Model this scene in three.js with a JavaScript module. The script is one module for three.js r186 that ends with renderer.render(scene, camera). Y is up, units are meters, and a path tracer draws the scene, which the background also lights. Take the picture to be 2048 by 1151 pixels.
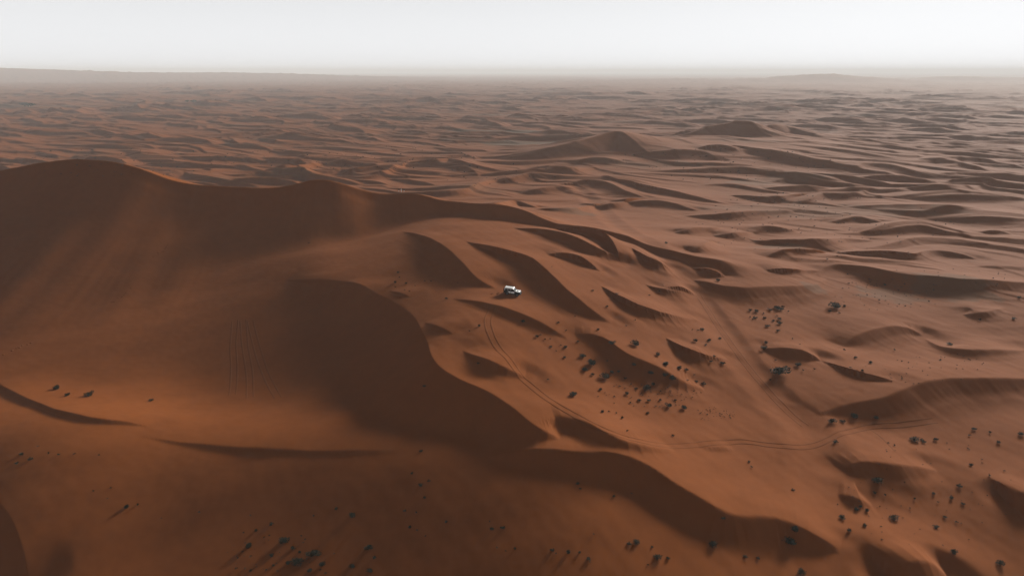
import * as THREE from 'three';
import { mergeGeometries } from 'three/addons/utils/BufferGeometryUtils.js';
import { MarchingCubes } from 'three/addons/objects/MarchingCubes.js';

// ---------------------------------------------------------------- camera, sky, sun, exposure
const scene = new THREE.Scene();
const CAM_Y = 80, FPX = 1384, PITCH = Math.atan((575.5 - 142) / FPX);
const camera = new THREE.PerspectiveCamera(2 * Math.atan(575.5 / FPX) * 180 / Math.PI, 2048 / 1151, 0.5, 60000);
camera.position.set(0, CAM_Y, 0);
camera.rotation.set(-PITCH, 0, 0);
scene.add(camera);

const renderer = new THREE.WebGLRenderer();
renderer.toneMapping = THREE.LinearToneMapping;
renderer.toneMappingExposure = 1.5;
renderer.shadowMap.enabled = true;

// dusty daylight sky: pale at the horizon, dimmer overhead, a broad glow round the veiled sun
const SUN_AZ = 38 * Math.PI / 180, SUN_EL = 16 * Math.PI / 180;      // azimuth to the right of straight ahead
const SUN = new THREE.Vector3(Math.sin(SUN_AZ) * Math.cos(SUN_EL), Math.sin(SUN_EL), -Math.cos(SUN_AZ) * Math.cos(SUN_EL));
{
  const W = 512, H = 256, d = new Float32Array(W * H * 4), v = new THREE.Vector3();
  for (let j = 0; j < H; j++) for (let i = 0; i < W; i++) {
    const el = ((j + 0.5) / H - 0.5) * Math.PI, az = ((i + 0.5) / W - 0.5) * 2 * Math.PI;
    v.set(Math.cos(el) * Math.cos(az), Math.sin(el), Math.cos(el) * Math.sin(az));
    const up = Math.max(0, v.y), k = Math.exp(-Math.pow(up * 4, 1.7)), c = v.dot(SUN);
    const glow = 0.12 * Math.exp((c - 1) * 7);
    const b = 0.085 + 0.56 * k * (1 - 0.10 * Math.exp(-up * 18)) + glow, o = (j * W + i) * 4;
    d[o] = b * 0.98; d[o + 1] = b * 0.99; d[o + 2] = b * 1.01; d[o + 3] = 1;
  }
  const t = new THREE.DataTexture(d, W, H, THREE.RGBAFormat, THREE.FloatType);
  t.mapping = THREE.EquirectangularReflectionMapping; t.magFilter = THREE.LinearFilter; t.needsUpdate = true;
  scene.background = t; scene.environment = t;
}
const sun = new THREE.DirectionalLight(new THREE.Color(1, 0.93, 0.84), 5);
sun.position.copy(SUN).multiplyScalar(1500).add(new THREE.Vector3(0, 0, -300)); sun.target.position.set(0, 0, -300);
sun.castShadow = true; sun.shadow.radius = 22; sun.shadow.mapSize.set(4096, 4096);
Object.assign(sun.shadow.camera, { left: -700, right: 700, top: 500, bottom: -500, near: 10, far: 4000 });
scene.add(sun, sun.target);
scene.fog = new THREE.FogExp2(new THREE.Color(0.98, 0.985, 1), 0.000138);

// ---------------------------------------------------------------- helpers
function rng(seed) { let s = seed >>> 0; return () => { s = (s + 0x6D2B79F5) >>> 0; let t = Math.imul(s ^ (s >>> 15), 1 | s); t = (t + Math.imul(t ^ (t >>> 7), 61 | t)) ^ t; return ((t ^ (t >>> 14)) >>> 0) / 4294967296; }; }
const PERM = new Uint8Array(512), GX = new Float32Array(256), GY = new Float32Array(256);
{ const r = rng(77), p = [...Array(256).keys()]; for (let i = 255; i > 0; i--) { const j = Math.floor(r() * (i + 1)); [p[i], p[j]] = [p[j], p[i]]; }
  for (let i = 0; i < 512; i++) PERM[i] = p[i & 255];
  for (let i = 0; i < 256; i++) { const a = r() * Math.PI * 2; GX[i] = Math.cos(a); GY[i] = Math.sin(a); } }
function noise(x, y) {
  const xi = Math.floor(x), yi = Math.floor(y), fx = x - xi, fy = y - yi, X = xi & 255, Y = yi & 255;
  const u = fx * fx * fx * (fx * (fx * 6 - 15) + 10), v = fy * fy * fy * (fy * (fy * 6 - 15) + 10);
  const a = PERM[PERM[X] + Y], b = PERM[PERM[X + 1] + Y], c = PERM[PERM[X] + Y + 1], d = PERM[PERM[X + 1] + Y + 1];
  const n0 = GX[a] * fx + GY[a] * fy, n1 = GX[b] * (fx - 1) + GY[b] * fy, n2 = GX[c] * fx + GY[c] * (fy - 1), n3 = GX[d] * (fx - 1) + GY[d] * (fy - 1);
  return 1.4 * (n0 + u * (n1 - n0) + v * (n2 + u * (n3 - n2) - n0 - u * (n1 - n0)));
}
function hash(i, j, k) { let h = Math.imul(i, 374761393) ^ Math.imul(j, 668265263) ^ Math.imul(k, 2147483647 ^ 0x5bd1e995); h = Math.imul(h ^ (h >>> 13), 1274126177); h ^= h >>> 16; return (h >>> 0) / 4294967296; }
const sstep = (a, b, x) => { const t = Math.min(1, Math.max(0, (x - a) / (b - a))); return t * t * (3 - 2 * t); };
const smax = (a, b, k) => { const h = Math.max(0, k - Math.abs(a - b)); return Math.max(a, b) + h * h / (4 * k); };
const lerp = (a, b, t) => a + (b - a) * t;

// plan coordinates: x to the right, f forward from the point below the viewpoint (world z = -f)
const CP = Math.cos(PITCH), SP = Math.sin(PITCH);
function ray(px, py) { const a = (px - 1024) / FPX, b = -(py - 575.5) / FPX; return [a, b * CP - SP, CP + b * SP]; }    // x, y, f
function onLevel(px, py, e) { const [x, y, f] = ray(px, py), t = (e - CAM_Y) / y; return [x * t, f * t, e]; }
function onRadius(px, d, e) { const a = (px - 1024) / FPX / CP, n = Math.hypot(a, 1); return [a / n * d, d / n, e]; }

// ---------------------------------------------------------------- the lie of the land: surveyed spot heights
const spots = [];
for (const [px, py, e] of [
  [150, 790, 5], [350, 800, 4], [500, 792, 4], [650, 770, 6], [800, 815, 7], [900, 850, 8.5], [0, 745, 6.5], [-150, 760, 6],
  [560, 505, 19.2], [640, 530, 18.7], [480, 590, 13.5], [560, 640, 10.5], [700, 470, 18.5], [700, 680, 9.5],
  [100, 858, 9.3], [300, 868, 8.6], [600, 882, 9], [850, 885, 10.5], [-150, 860, 8.5],
  [100, 1000, 4.5], [400, 1000, 3.5], [700, 1000, 5.5], [900, 950, 8.6], [1100, 985, 9.6], [1230, 990, 9.3], [700, 1130, 2.2], [400, 1130, 1], [100, 1130, 1], [1100, 1110, 7.8], [1400, 1110, 5.6], [1560, 1110, 4.4], [1700, 1130, 2], [-150, 1050, 1],
  [1300, 800, 8.6], [1500, 800, 5], [1600, 860, 4.2], [1800, 850, 2.6], [2000, 850, 1.5], [1500, 900, 6], [1350, 890, 8.5], [1700, 1000, 3], [1950, 1000, 0.8], [1950, 1130, -1.2], [2200, 1000, 0], [1310, 1010, 8], [1500, 960, 5],
  [1300, 700, 11], [1200, 600, 15.8], [1400, 600, 10], [1600, 600, 6], [1800, 600, 3.5], [2000, 600, 2.5], [2200, 700, 1], [1800, 720, 2.6], [1650, 730, 4],
  [1300, 520, 15.6], [1200, 500, 19.2], [1400, 550, 11.5], [1050, 500, 22], [900, 430, 25], [1000, 560, 19.5], [1025, 590, 18.8], [900, 600, 17.6], [950, 680, 15.5], [1000, 720, 14], [1100, 750, 12], [1150, 830, 11],
  [1450, 500, 8], [1700, 500, 3], [2000, 500, 2], [1600, 420, 2.5], [1300, 420, 5], [2000, 400, 1], [1800, 330, 0.5], [1400, 340, 5], [2300, 420, 0], [1060, 420, 12]]) spots.push(onLevel(px, py, e));
for (const [px, d, e] of [
  [-300, 330, 30], [-300, 400, 12], [0, 330, 22], [0, 390, 8], [0, 460, 2.5], [200, 330, 22], [200, 390, 8], [200, 480, 2.5], [440, 345, 17], [440, 400, 8], [440, 470, 2.5], [640, 340, 16], [640, 400, 8], [640, 480, 3],
  [840, 335, 16], [840, 390, 9], [840, 460, 4], [980, 325, 14], [980, 375, 9], [1120, 320, 12], [1120, 380, 7], [0, 620, 0], [400, 640, 0], [800, 640, 1], [1200, 620, 6], [1600, 620, 3], [2000, 640, 0],
  [50, 235, 10], [220, 230, 11], [400, 235, 12], [-200, 245, 9], [50, 190, 5], [220, 185, 5.5], [400, 190, 6.5], [-200, 190, 5], [50, 262, 15], [-200, 270, 14], [220, 258, 15], [400, 258, 15], [460, 255, 16], [0, 60, -2], [1024, 55, -1], [2048, 60, -2], [1024, 0, -2], [0, 85, -1], [1500, 70, 0]]) spots.push(onRadius(px, d, e));
const MQ = 24 * 24;
const mqW = (() => {
  const n = spots.length, m = n + 3, A = [];
  for (let i = 0; i < m; i++) { const r = new Float64Array(m + 1);
    if (i < n) { const [x, f, e] = spots[i]; for (let j = 0; j < n; j++) r[j] = -Math.sqrt((x - spots[j][0]) ** 2 + (f - spots[j][1]) ** 2 + MQ); r[i] += 1.2; r[n] = 1; r[n + 1] = x / 100; r[n + 2] = f / 100; r[m] = e; }
    else for (let j = 0; j < n; j++) r[j] = i === n ? 1 : spots[j][i - n - 1] / 100;
    A.push(r); }
  for (let c = 0; c < m; c++) { let p = c; for (let r = c + 1; r < m; r++) if (Math.abs(A[r][c]) > Math.abs(A[p][c])) p = r; [A[c], A[p]] = [A[p], A[c]];
    for (let r = 0; r < m; r++) if (r !== c) { const k = A[r][c] / A[c][c]; if (k) for (let q = c; q <= m; q++) A[r][q] -= k * A[c][q]; } }
  return A.map((r, i) => r[m] / r[i]);
})();
const SX = Float64Array.from(spots, s => s[0]), SF = Float64Array.from(spots, s => s[1]);
function plain(x, f) {
  const r = Math.hypot(x, f);
  let h = 2.2 * noise(x / 420 + 3.3, f / 420) + 4 * noise(x / 1300, f / 1300 + 8) * sstep(700, 2000, r);
  const bump = (cx, cf, sx, sf, e) => e * Math.exp(-(((x - cx) / sx) ** 2) - (((f - cf) / sf) ** 2));
  if (r > 2500) h += bump(2480, 5600, 300, 500, 34) + bump(2250, 5700, 500, 500, 26) + bump(2900, 5600, 200, 500, 18) + bump(3900, 6400, 330, 500, 36) + bump(4400, 6500, 260, 500, 22) + bump(5000, 6800, 500, 500, 22)
    + bump(1350, 6000, 500, 500, 18) + bump(-5600, 7000, 2200, 900, 115) + bump(-3000, 8200, 1500, 900, 55);
  else h += bump(110, 660, 130, 90, 9) + bump(270, 740, 170, 110, 12) + bump(230, 600, 170, 90, 6);
  return h;
}
function base(x, f) {
  const r = Math.hypot(x, f), w = sstep(480, 760, r);
  let h = w > 0 ? plain(x, f) : 0;
  if (w < 1) {
    const n = spots.length; let s = mqW[n] + mqW[n + 1] * x / 100 + mqW[n + 2] * f / 100;
    for (let i = 0; i < n; i++) { const a = x - SX[i], b = f - SF[i]; s -= mqW[i] * Math.sqrt(a * a + b * b + MQ); }
    if (f < 40) s = lerp(-2, s, sstep(-30, 40, f));
    h = lerp(s, h, w);
  }
  return h;
}

// ---------------------------------------------------------------- dune crests: a gentle windward side and a steep slip face
const ridges = [];
function spline(pts, step) {
  const n = pts.length, out = [];
  for (let i = 0; i < n - 1; i++) {
    const p0 = pts[Math.max(0, i - 1)], p1 = pts[i], p2 = pts[i + 1], p3 = pts[Math.min(n - 1, i + 2)];
    const m = Math.max(2, Math.ceil(Math.hypot(p2[0] - p1[0], p2[1] - p1[1]) / step));
    for (let k = 0; k < m; k++) { const t = k / m, t2 = t * t, t3 = t2 * t;
      out.push(p1.map((_, c) => 0.5 * (2 * p1[c] + (p2[c] - p0[c]) * t + (2 * p0[c] - 5 * p1[c] + 4 * p2[c] - p3[c]) * t2 + (3 * p1[c] - p0[c] - 3 * p2[c] + p3[c]) * t3))); }
  }
  out.push(pts[n - 1]); return out;
}
function addRidge(pts, o, ground) {      // pts [x, f, crest elevation, crest height above the ground]
  const q = spline(pts, o.step || 3), n = q.length;
  for (let it = 0; it < (o.smooth ?? 4); it++) { const c = q.map(p => p.slice()); for (let i = 1; i < n - 1; i++) for (let k = 0; k < 3; k++) q[i][k] = 0.25 * c[i - 1][k] + 0.5 * c[i][k] + 0.25 * c[i + 1][k]; }
  const R = { n, X: Float64Array.from(q, p => p[0]), F: Float64Array.from(q, p => p[1]), E: Float64Array.from(q, p => p[2]), U: Float64Array.from(q, p => p[2] - ground(p[0], p[1])), L: new Float64Array(n), W: o.W, tan: o.tan || 0.62, D: o.D || 0, lin: o.lin || 0.12, k: o.k || 0.5, keep: o.keep || 0, seed: ridges.length * 17.3, soft: o.soft || 0 };
  for (let i = 1; i < n; i++) R.L[i] = R.L[i - 1] + Math.hypot(R.X[i] - R.X[i - 1], R.F[i] - R.F[i - 1]);
  const reach = Math.max(R.W, o.reach || 20);
  R.x0 = Math.min(...R.X) - reach; R.x1 = Math.max(...R.X) + reach; R.f0 = Math.min(...R.F) - reach; R.f1 = Math.max(...R.F) + reach;
  R.reach = reach; ridges.push(R); return R;
}
function applyRidge(R, x, f, h) {
  if (x < R.x0 || x > R.x1 || f < R.f0 || f > R.f1) return h;
  let best = 1e18, bi = 0, bt = 0, S = 0, SE = 0, SU = 0;
  const X = R.X, F = R.F;
  for (let i = 0; i < R.n - 1; i++) {
    const ax = X[i], af = F[i], dx = X[i + 1] - ax, df = F[i + 1] - af, px = x - ax, pf = f - af;
    let t = (px * dx + pf * df) / (dx * dx + df * df); t = t < 0 ? 0 : t > 1 ? 1 : t;
    const a = px - dx * t, b = pf - df * t, d2 = a * a + b * b;
    if (d2 < best) { best = d2; bi = i; bt = t; }
    const m2 = (px - dx * 0.5) ** 2 + (pf - df * 0.5) ** 2 + 1, w = Math.sqrt(dx * dx + df * df) / (m2 * m2 * m2); S += w; SE += w * R.E[i]; SU += w * R.U[i];
  }
  const d0 = Math.sqrt(best); if (d0 > R.reach) return h;
  const near = sstep(2.5, 7, d0), d = lerp(d0, Math.pow(S / 1.178, -0.2), near);      // far from the crest its bends even out
  const e = lerp(lerp(R.E[bi], R.E[bi + 1], bt), SE / S, near), dx = X[bi + 1] - X[bi], df = F[bi + 1] - F[bi], len = Math.hypot(dx, df);
  const side = ((x - X[bi]) * df - (f - F[bi]) * dx) / len;      // > 0: slip side
  const cap = (bi === 0 && bt === 0) || (bi === R.n - 2 && bt === 1);
  const w = cap ? sstep(-1, 1, side / Math.max(d0, 1e-6)) : side > 0 ? 1 : 0;
  let hs = h, hw = h;
  if (w > 0) {
    const s = lerp(R.L[bi], R.L[bi + 1], bt);
    const tongue = Math.min(1, d / 4) * (0.10 * noise(s / 1.7 + R.seed, d / 30) + 0.16 * noise(s / 6 + R.seed, d / 60 + 3)) * Math.exp(-d / 9);
    const dd = d * (1 + 0.04 * noise(s / 9 + R.seed, 7));
    hs = smax(h, e - (R.D ? R.D * (1 - Math.exp(-dd * R.tan / R.D)) + R.lin * dd : dd * R.tan) + tongue, Math.max(0.05, Math.min(R.k, d * 0.4)));
  }
  const lift = lerp(Math.max(lerp(R.U[bi], R.U[bi + 1], bt), 0), SU / S, near);
  if (w < 1 && lift > 0 && d < R.W) { const t = d / R.W; hw = h + lift * (1 - t) * (1 - t) * (1 + 0.75 * t); }
  return lerp(hw, hs, w);
}
function absRidge(list, o) {
  const p = list.map(([px, py, e]) => onLevel(px, py, e));
  for (const q of [p[0], p[p.length - 1]]) q[2] = Math.min(q[2], base(q[0], q[1]) - 0.3);
  return addRidge(p, o, base);
}
function atForward(px, py, f) { const r = ray(px, py), t = f / r[2]; return [r[0] * t, f, CAM_Y + r[1] * t]; }
function crestsOver(h0, x, f, from, to) { let h = h0; for (let i = from; i < to; i++) h = applyRidge(ridges[i], x, f, h); return h; }

// the great dune along the left and middle, its S-shaped spur, the low ridge in front of it and the far massif
addRidge([[-620, 420, 300], [-400, 392, 288], [-260, 372, 280], [-120, 352, 273], [0, 339, 268], [60, 328, 266], [120, 320, 265], [180, 318, 264], [250, 327, 264], [300, 344, 264], [355, 365, 265], [440, 372, 267], [520, 377, 270], [570, 374, 271.5], [600, 365, 272.5], [632, 357, 273.5], [672, 363, 275], [720, 378, 277], [760, 388, 279], [800, 386, 281], [845, 388, 282], [880, 400, 282], [940, 404, 280], [1000, 408, 277], [1045, 418, 275], [1100, 446, 266], [1160, 459, 262], [1240, 470, 260], [1300, 489, 254], [1370, 512, 246], [1440, 530, 240]].map(a => atForward(...a)),
  { W: 110, tan: 0.6, D: 12, lin: 0.27, k: 2.5, reach: 170 }, base);
absRidge([[560, 556, 16.5], [640, 560, 17.6], [700, 563, 18], [760, 588, 17.6], [808, 616, 17.2], [832, 640, 17], [842, 662, 16.8], [856, 684, 16.7], [860, 706, 16.8], [880, 734, 16.4], [930, 760, 15.8], [985, 785, 15.2], [1022, 815, 14.3], [1052, 845, 13.6], [1078, 868, 13], [1125, 886, 11.4]],
  { W: 34, tan: 0.6, D: 13, k: 1.2, reach: 75, step: 2 });
absRidge([[960, 905, 11], [1050, 900, 12], [1110, 901, 12.6], [1150, 907, 12.6], [1200, 905, 12.8], [1262, 911, 12.6], [1310, 934, 11.8], [1352, 964, 10.8], [1400, 990, 9.8], [1450, 1024, 8.5], [1500, 1031, 7.7], [1545, 1031, 7.2], [1592, 1046, 6.3], [1635, 1077, 4.6], [1690, 1110, 3]],
  { W: 24, tan: 0.58, k: 0.8, reach: 40, step: 2 });
absRidge([[940, 326, 1], [1000, 318, 5], [1060, 306, 11], [1120, 292, 16], [1180, 276, 21], [1235, 261, 26], [1262, 276, 21], [1285, 300, 13], [1310, 320, 8]], { W: 90, tan: 0.42, D: 26, k: 2, reach: 100 });
absRidge([[1330, 278, 10], [1385, 266, 17], [1415, 255, 22], [1450, 250, 24], [1488, 247, 25.5], [1525, 266, 18], [1570, 288, 9]], { W: 80, tan: 0.55, k: 1, reach: 80 });
absRidge([[1490, 256, 18], [1545, 251, 19], [1580, 253, 17], [1625, 268, 11], [1690, 297, 2]], { W: 70, tan: 0.5, k: 1, reach: 70 });
const N_ABS = ridges.length;
const stage1 = (x, f) => crestsOver(base(x, f), x, f, 0, N_ABS);
function hit(px, py, surf, lift = 0, far = 4000, from = 70) {
  const [dx, dy, df] = ray(px, py), n = Math.hypot(dx, df); let t0 = from / n, t = t0;
  const g = s => CAM_Y + dy * s - surf(dx * s, df * s) - lift;
  for (; t * n < far; t0 = t, t += Math.max(0.8, (t * n) * 0.006) / n) if (g(t) < 0) {
    let a = t0, b = t; for (let i = 0; i < 24; i++) { const m = (a + b) / 2; if (g(m) < 0) b = m; else a = m; }
    return [dx * b, df * b]; }
  return null;
}
// lesser crests: [height in metres, width of the windward side, crest points seen from the viewpoint left to right]
const lesser = [
  [2.6, 26, [835, 468], [870, 481], [905, 505], [930, 531], [950, 555], [972, 570]],
  [3.6, 32, [930, 494], [965, 500], [1000, 505], [1050, 512], [1082, 531], [1120, 565], [1160, 600], [1200, 635], [1222, 650]],
  [1.5, 18, [905, 600], [960, 603], [1010, 614], [1060, 634], [1100, 655], [1135, 678]],
  [2.2, 22, [1095, 520], [1125, 512], [1150, 514], [1175, 528], [1200, 550]],
  [2.6, 24, [1070, 456], [1120, 463], [1160, 480], [1190, 498], [1235, 513]],
  [3.0, 20, [1140, 459], [1180, 462], [1215, 476], [1228, 495], [1234, 515]],
  [2.4, 30, [1200, 582], [1240, 600], [1290, 620], [1340, 632], [1400, 640]],
  [2.4, 24, [1260, 508], [1295, 518], [1325, 530], [1350, 541]],
  [3.0, 26, [1150, 672], [1200, 671], [1228, 686], [1252, 706], [1290, 722], [1330, 738], [1372, 766], [1410, 778]],
  [2.0, 18, [925, 700], [970, 714], [1012, 730], [1050, 752]],
  [1.6, 16, [1110, 843], [1140, 837], [1172, 840], [1192, 856], [1232, 876], [1300, 892], [1350, 899]],
  [0.8, 10, [1405, 898], [1440, 890], [1470, 896]],
  [1.6, 20, [1290, 570], [1320, 578], [1350, 582], [1390, 586]],
  [1.4, 16, [1330, 585], [1370, 578], [1395, 587]],
  [2.2, 20, [1330, 680], [1370, 700], [1410, 712], [1460, 722]],
  [3.0, 36, [1385, 560], [1415, 567], [1480, 575], [1540, 571], [1600, 571], [1638, 568], [1652, 557]],
  [4.4, 44, [1638, 556], [1646, 538], [1670, 531], [1700, 530], [1745, 535], [1800, 545], [1900, 556], [1960, 560], [2060, 567], [2150, 570]],
  [2.8, 24, [1686, 694], [1702, 674], [1740, 657], [1790, 648], [1826, 654], [1846, 670]],
  [1.8, 20, [1850, 676], [1890, 700], [1930, 706], [2000, 705], [2060, 701]],
  [3.6, 30, [1636, 830], [1676, 813], [1720, 801], [1765, 795], [1805, 779], [1850, 765], [1900, 757], [1960, 756], [2060, 757], [2150, 755]],
  [2.4, 24, [1520, 700], [1545, 697], [1590, 700], [1622, 710], [1642, 727]],
  [1.2, 16, [1640, 726], [1690, 746], [1740, 768], [1790, 785]],
  [2.4, 16, [1688, 942], [1708, 926], [1740, 922], [1782, 932], [1838, 931], [1875, 942]],
  [1.6, 12, [1676, 990], [1700, 984], [1722, 1004], [1745, 1012]],
  [4.0, 18, [1785, 1165], [1800, 1130], [1840, 1111], [1875, 1122], [1905, 1165]],
  [3.0, 16, [2018, 1010], [2028, 986], [2060, 980], [2110, 985]],
  [2.2, 24, [-120, 960], [-40, 985], [5, 1012], [30, 1050], [46, 1100], [56, 1160]],
  [1.0, 14, [-10, 764], [60, 799], [130, 825], [200, 838], [255, 840], [295, 850]],
  [0.5, 22, [280, 872], [420, 890], [560, 897], [700, 902], [820, 900]],
  [0.9, 10, [690, 566], [720, 570], [752, 582]], [0.7, 9, [778, 580], [800, 583], [822, 595]],
  [1.2, 14, [850, 648], [880, 652], [905, 668]],
  // middle distance, round the far massif
  [4.0, 40, [1270, 309], [1283, 305], [1320, 302], [1370, 300], [1408, 302], [1428, 316]],
  [4.5, 40, [1405, 300], [1420, 294], [1445, 291], [1462, 295], [1482, 301]],
  [3.0, 40, [1475, 297], [1513, 300], [1547, 305], [1581, 315], [1615, 322], [1656, 330]],
  [3.5, 30, [1155, 325], [1168, 318], [1190, 314], [1215, 317], [1235, 322]],
  [3.0, 30, [1080, 337], [1113, 339], [1143, 340], [1175, 336]],
  [3.0, 30, [1014, 360], [1044, 349], [1068, 348], [1085, 356]],
  [2.6, 30, [1060, 382], [1089, 375], [1116, 373], [1138, 377]],
  [3.2, 32, [1140, 370], [1171, 360], [1198, 361], [1219, 365], [1236, 375], [1266, 393]],
  [3.0, 34, [1225, 362], [1273, 372], [1308, 377], [1342, 380], [1376, 389], [1407, 397], [1435, 405]],
  [2.6, 30, [1250, 405], [1290, 401], [1325, 401], [1349, 406], [1376, 417]],
  [2.2, 24, [985, 407], [1020, 401], [1041, 402], [1060, 410]],
  [2.2, 26, [1185, 409], [1219, 408], [1258, 403]], [1.8, 24, [1106, 417], [1150, 416], [1185, 412]],
  [2.6, 34, [1395, 430], [1425, 428], [1461, 426], [1506, 421], [1560, 421]],
  [2.6, 26, [1622, 400], [1646, 384], [1670, 385], [1706, 388], [1735, 384]],
  [2.0, 22, [1370, 461], [1393, 455], [1422, 457]],
  [2.4, 26, [1425, 472], [1458, 466], [1485, 464], [1512, 467]],
  [2.8, 26, [1510, 470], [1526, 454], [1547, 454], [1574, 459], [1600, 466]],
  [3.4, 30, [1495, 478], [1533, 484], [1564, 482], [1605, 485], [1650, 485], [1682, 477], [1713, 478], [1750, 485]],
  [2.6, 22, [1382, 505], [1403, 493], [1424, 483], [1436, 488]],
  [3.2, 28, [1532, 520], [1561, 506], [1588, 503], [1615, 506], [1655, 511]],
  [3.0, 32, [1665, 514], [1713, 510], [1783, 509], [1828, 513], [1855, 500], [1886, 499], [1921, 507], [1955, 520]],
  [2.2, 28, [1530, 548], [1574, 542], [1640, 546]],
  [2.2, 22, [1384, 541], [1411, 539], [1431, 547], [1450, 563]],
  [3.2, 36, [1710, 343], [1730, 329], [1758, 327], [1786, 329], [1817, 340], [1860, 351]],
  [2.8, 34, [1820, 379], [1852, 380], [1904, 378], [1939, 375], [1980, 368]],
  [2.8, 34, [1825, 395], [1869, 392], [1921, 388], [1974, 390], [2030, 396]],
  [3.0, 30, [1755, 465], [1796, 455], [1842, 451], [1862, 455], [1908, 468]],
  [2.4, 24, [1964, 471], [1984, 462], [2030, 473]], [2.2, 22, [1684, 440], [1713, 430], [1723, 435], [1745, 446]],
  [2.0, 22, [1925, 631], [1967, 627], [2012, 619]], [2.2, 28, [1780, 420], [1830, 424], [1880, 420], [1930, 424]], [2.4, 28, [1900, 436], [1950, 432], [2010, 437], [2060, 440]],
  [2.4, 28, [1560, 360], [1590, 352], [1630, 356], [1670, 366]], [2.2, 28, [1500, 392], [1550, 396], [1590, 392]],
  [3.0, 36, [806, 334], [836, 328], [875, 324], [899, 318], [923, 326], [958, 336], [998, 341]],
  [3.0, 34, [840, 385], [889, 382], [930, 378], [958, 368], [982, 360], [1004, 362]],
  [2.6, 30, [550, 358], [583, 355], [618, 352]], [2.8, 32, [640, 349], [666, 344], [684, 339], [698, 345], [719, 353]],
  [2.8, 32, [716, 355], [754, 349], [778, 344], [796, 338], [814, 330]], [2.6, 32, [662, 330], [695, 324], [719, 324], [745, 328]],
  [2.6, 32, [555, 342], [592, 338], [613, 334], [640, 331]], [2.4, 30, [480, 352], [520, 346], [545, 350]],
];
const LONE = [];
for (const [H0, W0, ...c] of lesser) {
  const far = c[0][1] < 470 ? 1.35 : 1, H = H0 * far, W = W0 * (far > 1 ? 1.35 : 1.25);
  if (far > 1) { const z = c.length - 1, a = c[0], b = c[1], y = c[z - 1], e = c[z]; c.unshift([a[0] + (a[0] - b[0]) * 0.9, a[1] + (a[1] - b[1]) * 0.45 + 2]); c.push([e[0] + (e[0] - y[0]) * 0.9, e[1] + (e[1] - y[1]) * 0.45 + 2]); }
  const n = c.length, p = [];
  let L = [0]; for (let i = 1; i < n; i++) L.push(L[i - 1] + Math.hypot(c[i][0] - c[i - 1][0], (c[i][1] - c[i - 1][1]) * 2));
  for (let i = 0; i < n; i++) {
    const t = L[i] / L[n - 1], lift = H * Math.pow(Math.max(0, 1 - Math.pow(Math.abs(2 * t - 1), far > 1 ? 2 : 2.6)), 1.2);
    const q = hit(c[i][0], c[i][1], stage1, lift, 4000, c[i][1] < 425 && c[i][0] < 1110 ? 350 : 70); if (!q) continue;
    p.push([q[0], q[1], stage1(q[0], q[1]) + lift]);
  }
  if (p.length > 2) addRidge(p, { W, k: 0.75 * H, tan: 0.54, reach: Math.max(W, H * 3.2), step: p[0][1] > 350 ? 5 : 2.5 }, stage1);
}
const N_ALL = ridges.length;

// ---------------------------------------------------------------- the sea of small dunes out to the horizon
const WD = [-0.42, -0.907];                                   // downwind
function dunes(x, f, cu, cv, H0, H1, seed) {
  const wx = x + 16 * noise(x / 95 + seed, f / 95), wf = f + 14 * noise(x / 80 + 40, f / 80 + seed);
  const v = wx * WD[0] + wf * WD[1], u = wx * -WD[1] + wf * WD[0];
  const iu = Math.floor(u / cu), iv = Math.floor(v / cv); let best = 0;
  for (let a = -1; a <= 1; a++) for (let b = -1; b <= 1; b++) {
    const i = iu + a, j = iv + b, r = k => hash(i, j, seed * 13 + k);
    const ang = (r(3) - 0.5) * 1.1, ca = Math.cos(ang), sa = Math.sin(ang);
    const du = u - (i + r(1)) * cu, dv = v - (j + r(2)) * cv, lu = du * ca - dv * sa, lv = du * sa + dv * ca;
    const L = cu * (0.55 + 0.6 * r(4)), q = lu / L; if (q > 1 || q < -1) continue;
    const H = H0 + (H1 - H0) * Math.pow(r(5), 1.6), Hc = H * Math.pow(1 - q * q, 0.75);
    const c = L * ((r(7) - 0.28) * 0.5 * q * q + (r(8) - 0.5) * 0.2 * Math.sin(q * 4 + r(9) * 6)), s = lv - c;
    let h; if (s > 0) h = Hc - s * 0.62; else { const t = -s / (cv * 0.95); if (t > 1) continue; h = Hc * (1 - t) * (1 - t) * (1 + 0.75 * t); }
    if (h > best) best = h > best + 0.3 ? h : smax(h, best, 0.3);
  }
  return best;
}
const pinned = [];                                            // the beaten sand road, a shallow trough with low shoulders
function trough(px, w, depth) { pinned.push({ pts: spline(px.map(([a, b]) => hit(a, b, stage1)), 4), w, depth }); }
trough([[1150, 372], [1190, 410], [1240, 455], [1300, 490], [1350, 540], [1392, 580], [1420, 625], [1465, 690], [1510, 750], [1570, 815], [1610, 850], [1640, 900], [1650, 960], [1660, 1040]], 4.8, 0.5);
trough([[1418, 600], [1455, 650], [1490, 700], [1530, 750], [1580, 800]], 1.8, 0.14);
for (const T of pinned) { T.x0 = Math.min(...T.pts.map(p => p[0])) - 12; T.x1 = Math.max(...T.pts.map(p => p[0])) + 12; T.f0 = Math.min(...T.pts.map(p => p[1])) - 12; T.f1 = Math.max(...T.pts.map(p => p[1])) + 12; }
function segDist(pts, x, f) { let b = 1e9; for (let i = 0; i < pts.length - 1; i++) { const [ax, af] = pts[i], dx = pts[i + 1][0] - ax, df = pts[i + 1][1] - af; let t = ((x - ax) * dx + (f - af) * df) / (dx * dx + df * df); t = t < 0 ? 0 : t > 1 ? 1 : t; const d = Math.hypot(x - ax - dx * t, f - af - df * t); if (d < b) b = d; } return b; }
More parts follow.
